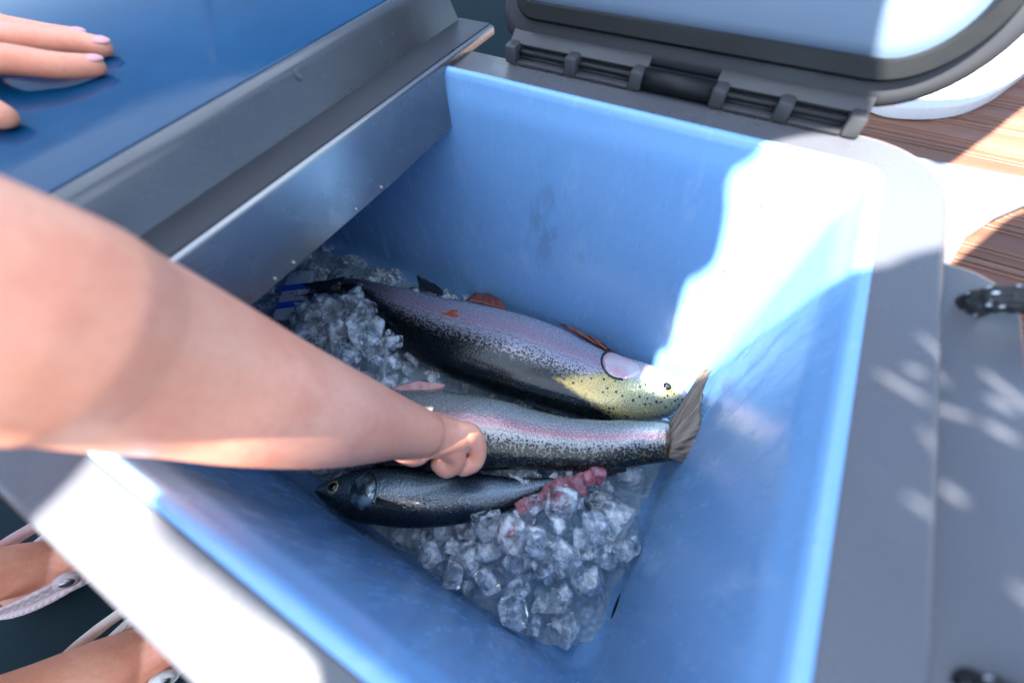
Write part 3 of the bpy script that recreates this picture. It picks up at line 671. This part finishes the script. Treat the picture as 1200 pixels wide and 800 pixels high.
for layer, (dz, gap, lim) in enumerate(((.0, .0180, 180), (.014, .0215, 76), (.027, .023, 24))):
    n_ = 0; lay = []; tries = 0
    while n_ < lim and tries < 12000:
        tries += 1
        x = random.uniform(-.72, -.027); y = random.uniform(-.366, -.027)
        if layer == 1 and hgt(x, y) < -.335: continue
        if layer == 2 and hgt(x, y) < -.312: continue
        p = Vector((x, y, hgt(x, y) + dz + .005))
        if any((p.xy - q.xy).length < gap for q in lay): continue
        if any((p.xy - c.xy).length < A * .9 + .004 and p.z > c.z - A * .35 for c, A in fishpts): continue
        px_, py_ = zone(p)
        if not (290 < px_ < 860 and 240 < py_ < 790): continue
        lay.append(p); n_ += 1; cnt += 1
        me = random.choice(var); o = bpy.data.objects.new('ice_cube', me); COL.objects.link(o)
        o.location = p; o.rotation_euler = [random.uniform(0, 6.28) for _ in range(3)]; o.scale = [random.uniform(.72, 1.3)] * 3
        if py_ < 470:
            if px_ < 345: zt = ('in the shade under the metal tray beside the printed packet', 'ice cubes under the tray')
            elif py_ < 345: zt = ('against the back wall behind the tail of the largest trout', 'ice cubes behind the trout tail')
            elif px_ < 430: zt = ('in the shaded heap along the upper edge of the forearm', 'ice cubes by the forearm')
            else: zt = ('in the shaded heap against the dark back of the largest trout', 'ice cubes by the largest trout')
        elif px_ > 745: zt = ('by the right wall below the curled olive tail', 'ice cubes along the right wall')
        elif py_ > 700: zt = ('in the lowest corner of the front heap by the dark drain slot', 'ice cubes in the front corner')
        elif px_ < 540: zt = ('along the front wall below the smallest fish', 'ice cubes along the front wall')
        elif layer == 2: zt = ('resting on the very top of the front heap', 'ice cubes on top of the front heap')
        elif layer == 1: zt = ('on the upper slope of the front heap', 'ice cubes on the slope of the front heap')
        else: zt = ('low in the front heap between larger cubes', 'ice cubes low in the front heap')
        tag(o, 'clear ice cube ' + zt[0], 'ice cube', zt[1])
# blood-tinted cubes at the top of the heap
for (x, y, z) in ((700, 556, -.268), (690, 560, -.264), (680, 561, -.266), (671, 566, -.264), (661, 568, -.266), (652, 573, -.264), (643, 577, -.266), (634, 582, -.266), (625, 587, -.268), (676, 573, -.262), (655, 582, -.260), (615, 592, -.270), (595, 622, -.268)):
    me = random.choice(var).copy(); me.materials.clear(); me.materials.append(M_pinkice)
    o = bpy.data.objects.new('ice_cube', me); COL.objects.link(o); o.location = atz(x, y, z); o.rotation_euler = [random.uniform(0, 6.28) for _ in range(3)]; o.scale = [random.uniform(.5, .72)] * 3
    tag(o, 'pink blood-stained ice cube at the top of the front heap beside the smallest fish tail', 'ice cube', 'pink ice cubes')
# printed packet under the tail
pk = empty('packet', atz(348, 350, -.32)); tag(pk, 'white plastic packet with bright blue stripes lying on the ice under the largest trout tail', 'packet')
Mp = Matrix.Translation(atz(346, 345, -.332)) @ Matrix.Rotation(R_(35), 4, 'Z') @ Matrix.Rotation(R_(-8), 4, 'X')
local(box('wrapper', (-.022, -.055, -.006), (.022, .055, .006), M_white, pk, .004, Mp), pk)
for yy in (-.030, .012): local(box('stripe', (-.0215, yy - .008, -.0055), (.0215, yy + .008, .0066), M_bprint, pk, .001, Mp), pk)

# ------------------------------------------------------------------ person
def remesh(o, vox, sm=3):
    md = o.modifiers.new('r', 'REMESH'); md.mode = 'VOXEL'; md.voxel_size = vox; md.use_smooth_shade = True
    s_ = o.modifiers.new('s', 'SMOOTH'); s_.iterations = sm; s_.factor = .5
    dg = bpy.context.evaluated_depsgraph_get(); me = bpy.data.meshes.new_from_object(o.evaluated_get(dg)); o.modifiers.clear(); old = o.data; o.data = me
    me.polygons.foreach_set('use_smooth', [True] * len(me.polygons)); return o
person = empty('person', (-.58, -.70, DZ)); tag(person, 'person in pale clogs leaning over the cooler, one hand gripping a trout', 'person')
bm = bmesh.new()
def limb(pts, n=20, sub=6, **k):
    sp = spline(pts, sub); add_tube(bm, [p[:3] for p in sp], [p[3] for p in sp], n, True, **k)
# right arm: forearm from elbow to wrist (real distances 0.13 to 0.42 m)
def A_(x, y, d, wpx): c = atd(x, y, d); return (*c, wpx / 2 * d / F)
SH_R = Vector((-.58, -.58, .42)); SH_L = Vector((-.86, -.56, .42))
fore = [(*SH_R, .050), (-.44, -.47, .265, .044), (-.345, -.395, .168, .041), A_(0, 366, .142, 296), A_(75, 388, .160, 262), A_(150, 412, .185, 232), A_(225, 436, .212, 197), A_(300, 462, .243, 164), A_(370, 482, .280, 130), A_(420, 493, .315, 102), A_(465, 501, .350, 72), A_(497, 508, .378, 55)]
limb(fore, 28)
# hand: palm block from wrist to knuckles, curled fingers
def H_(x, y, d, r): c = atd(x, y, d); return (*c, r)
limb([H_(485, 505, .368, .0205), H_(510, 510, .395, .0215), H_(532, 514, .412, .0190)], 20)
KN = [((525, 505, .402), (550, 508, .414), (559, 524, .422), (556, 541, .424), (543, 549, .420)),
      ((512, 522, .394), (530, 528, .404), (534, 540, .410), (524, 549, .411), (514, 544, .408)),
      ((522, 506, .412), (546, 509, .432), (558, 520, .446), (556, 536, .454), (545, 546, .456)),
      ((515, 504, .422), (536, 504, .446), (550, 513, .462), (548, 526, .470), (535, 534, .474))]
for q in KN:
    r = [.0115, .0112, .0102, .0096, .0082]; limb([H_(*q[k], r[k]) for k in range(5)], 16, 6)
# thumb, tucked below the wrist
limb([H_(466, 516, .356, .012), H_(472, 528, .366, .0105), H_(484, 536, .378, .0085), H_(494, 535, .386, .0072)], 14)
# left arm and hand on the blue lid
TZ = .0465
def L_(x, y, h, r): c = atz(x, y, TZ + h); return (*c, r)
limb([(*SH_L, .050), (-.94, -.46, .28, .044), (-.98, -.36, .17, .040), (-.90, -.30, .115, .033), (-.80, -.255, .095, .028)], 20)
wr = Vector((-.80, -.255, .095))
limb([(-.80, -.255, .093, .028), (-.755, -.235, .080, .030), (-.72, -.225, .072, .026)], 18)
limb([(-.74, -.255, .078, .020), (-.71, -.245, .070, .018)], 14)
Lf = [((-42, 38, .018, .0115), (30, 46, .018, .0100), (85, 50, .0125, .0090), (119, 55, .0075, .0078)),
      ((-40, 62, .022, .0115), (20, 71, .018, .0105), (70, 77, .0125, .0092), (110, 77, .0075, .0078)),
      ((-60, 20, .018, .0110), (-10, 30, .018, .0100), (50, 40, .012, .0088), (92, 44, .0070, .0072)),
      ((-80, 18, .018, .010), (-30, 16, .015, .0088), (0, 24, .011, .0080), (24, 30, .0075, .0068))]
for q in Lf[:3]: limb([(-.735, -.235, .072, .012)] + [L_(*p) for p in q], 14, 6)
limb([(-.735, -.22, .070, .012), L_(-70, 10, .018, .0105), L_(-30, 18, .012, .0090), L_(-5, 22, .008, .0075)], 14)
limb([(-.745, -.262, .074, .016), (-.69, -.29, .066, .0135), L_(-22, 128, .0115, .0108), L_(2, 135, .0095, .0088)], 14, 6)
# torso, neck, head, legs
hip = Vector((-.62, -1.02, .22)); chest = Vector((-.715, -.66, .42))
limb([(*hip, .125), (-.67, -.90, .30, .115), (-.70, -.76, .37, .13), (*chest, .125), (-.715, -.56, .455, .07)], 24)
limb([(*SH_L, .055), (*chest, .09), (*SH_R, .055)], 18)
limb([(-.715, -.56, .455, .05), (-.71, -.49, .475, .048)], 16)
limb([(-.71, -.47, .49, .078), (-.705, -.44, .485, .088), (-.70, -.40, .46, .080), (-.695, -.375, .43, .058)], 20)
limb([(-.696, -.345, .452, .010), (-.695, -.332, .438, .013)], 10)      # nose
for sx in (-.085, .085): limb([(-.703 + sx, -.44, .478, .014), (-.703 + sx, -.44, .458, .010)], 10)   # ears
ft = [atz(128, 785, DZ + .05), atz(25, 672, DZ + .05)]
knee = [Vector((-.54, -.80, -.04)), Vector((-.70, -.80, -.04))]
for k in (0, 1):
    a_ = ft[k]; kx = -.055 if k else .065
    limb([(*(hip + Vector((kx * 1.2, 0, 0))), .085), (*(knee[k] + Vector((0, -.06, .10))), .066), (*knee[k], .052), (*(knee[k].lerp(a_, .35)), .050), (*(knee[k].lerp(a_, .75)), .034), (*(a_ + Vector((0, 0, .02))), .031), (*(a_ + Vector((.004, .012, -.018))), .032)], 20)
    limb([(*(a_ + Vector((0, -.012, -.018))), .026), (*(a_ + Vector((.03, .05, -.022))), .026), (*(a_ + Vector((.055, .12, -.028))), .020), (*(a_ + Vector((.065, .155, -.030))), .015)], 16)
me = bpy.data.meshes.new('skin_body'); bm.to_mesh(me); bm.free()
bo = link('body', me, M_skin, person); remesh(bo, .0021, 2); local(bo, person)
# nails of the hand on the lid
for q, d_ in ((Lf[0], 1), (Lf[1], 1), (Lf[2], 1)):
    c = Vector(L_(*q[3])[:3]); p2 = Vector(L_(*q[2])[:3]); t = (c - p2).normalized(); up = Vector((0, 0, 1)); up = (up - t * up.dot(t)).normalized()
    M4 = Matrix.Translation(c + t * .001 + up * (q[3][3] * .66)) @ Matrix((t, up.cross(t), up)).transposed().to_4x4() @ Matrix.Diagonal((.0075, .0058, .0024, 1))
    b_ = bmesh.new(); bmesh.ops.create_uvsphere(b_, u_segments=16, v_segments=10, radius=1, matrix=M4); local(obj('fingernail', b_, M_nail, person), person)
# clothes and hair
bm = bmesh.new(); limb([(-.63, -1.00, .235, .138), (-.67, -.90, .305, .132), (-.70, -.76, .375, .145), (*chest, .140), (-.716, -.60, .445, .085)], 24)
limb([(*SH_L, .068), (*chest, .10), (*SH_R, .068)], 18); limb([(*SH_R, .064), (-.51, -.525, .345, .058)], 16); limb([(*SH_L, .064), (-.90, -.505, .345, .058)], 16)
me = bpy.data.meshes.new('shirt'); bm.to_mesh(me); bm.free(); so_ = link('shirt', me, M_cloth, person); remesh(so_, .008, 3); local(so_, person)
bm = bmesh.new(); limb([(*hip, .138), (-.612, -.93, .285, .130)], 24)
for k in (0, 1):
    kx = -.055 if k else .065; limb([(*(hip + Vector((kx * 1.2, 0, 0))), .096), (*(knee[k] + Vector((0, -.075, .12))), .078)], 18)
me = bpy.data.meshes.new('shorts'); bm.to_mesh(me); bm.free(); so_ = link('shorts', me, M_cloth, person); remesh(so_, .008, 3); local(so_, person)
bm = bmesh.new(); limb([(-.71, -.485, .50, .088), (-.706, -.455, .51, .094), (-.702, -.425, .51, .088)], 20); limb([(-.71, -.50, .50, .06), (-.72, -.60, .51, .04), (-.725, -.68, .565, .02)], 14)
me = bpy.data.meshes.new('hair'); bm.to_mesh(me); bm.free(); so_ = link('hair', me, M_hair, person); remesh(so_, .006, 3); local(so_, person)
# clogs
def clog(a_, mat, name='clog'):
    zb = DZ + .0015; M4 = Matrix.Translation((a_.x, a_.y, zb)) @ Matrix.Rotation(R_(-22), 4, 'Z')
    def foot(o, s0=1.): return lambda z, q=1.: [(x, y, z) for x, y in [(sx * (.040 + .010 * max(0, math.sin((yy + .05) / .23 * 3.14))) * q, yy * 1.0) for sx, yy in []]]
    def lp(z, g_, open_=0):
        out = []
        for k in range(32):
            q = 2 * math.pi * k / 32; y = .060 + math.sin(q) * (.118 + g_); wdt = .040 + .010 * (math.sin(q) + .2); x = math.cos(q) * (wdt + g_); out.append((x, y, z))
        return out
    sole = obj('sole', loft([lp(0, -.004), lp(.006, .001), lp(.018, .001), lp(.022, -.003)], True, True, None, M4), mat, person); local(sole, person)
    # upper over the toes
    bm = bmesh.new()
    rows = []
    for j in range(13):
        y = .078 + .097 * j / 12; hh = .046 * math.cos((j / 12) ** 1.6 * 1.35) + .008; ww = .046 * math.cos((j / 12) ** 2.4 * 1.25); row = []
        for k in range(17):
            q = math.pi * k / 16; row.append(bm.verts.new(M4 @ Vector((math.cos(q) * ww, y, .020 + math.sin(q) ** .8 * hh))))
        rows.append(row)
    for j in range(12):
        for k in range(16): bm.faces.new((rows[j][k], rows[j][k + 1], rows[j + 1][k + 1], rows[j + 1][k]))
    uo = obj('upper', bm, mat, person); md = uo.modifiers.new('t', 'SOLIDIFY'); md.thickness = .005; local(uo, person)
    # side walls and heel strap
    for zz, rr, off in ((.036, .010, 0),):
        bm = bmesh.new(); add_tube(bm, [M4 @ Vector((math.sin(q) * .044, .045 - math.cos(q) * .098 * (1 if abs(q) < 3 else 1), zz - .006)) for q in [R_(-90 + 10 * k) for k in range(19)]], .007, 10, True); local(obj('side_wall', bm, mat, person), person)
    bm = bmesh.new(); pts_ = [M4 @ Vector((math.sin(q) * .0475, .048 - math.cos(q) * .112, .052 + .020 * math.cos(q))) for q in [R_(-90 + 10 * k) for k in range(19)]]
    add_tube(bm, pts_, .0085, 12, True, .35, Vector((0, 0, 1)).cross(Vector((1, 0, 0))))
    bm.free(); bm = bmesh.new(); prev = None
    for i, p in enumerate(pts_):
        c0 = M4 @ Vector((0, .03, 0)); o_ = (p - c0); o_.z = 0; o_.normalize()
        cur = [bm.verts.new(p + o_ * a2 + Vector((0, 0, b2))) for a2, b2 in ((0, -.011), (.002, -.010), (.0035, -.006), (.0022, -.004), (.0035, 0), (.0022, .004), (.0035, .006), (.002, .010), (0, .011), (-.002, 0))]
        if prev:
            for k in range(len(cur)): bm.faces.new((prev[k], prev[(k + 1) % len(cur)], cur[(k + 1) % len(cur)], cur[k]))
        else: bm.faces.new(cur)
        prev = cur
    bm.faces.new(prev); local(obj('heel_strap', bm, mat, person), person)
    for i in (0, 18):
        p = pts_[i]; s_ = 1 if i else -1; ax = (M4.to_3x3() @ Vector((s_, 0, .15))).normalized()
        bm = bmesh.new(); add_tube(bm, [p - ax * .002, p + ax * .0040], .0125, 20, False); rv = local(obj('rivet', bm, mat, person), person)
        bm = bmesh.new(); add_tube(bm, [p + ax * .003, p + ax * .0052], .0070, 16, False); k_ = obj('rivet_cap', bm, M_rivet, rv)
clog(Vector((ft[1].x, ft[1].y, 0)), M_clog); clog(Vector((ft[0].x, ft[0].y, 0)), M_cream)
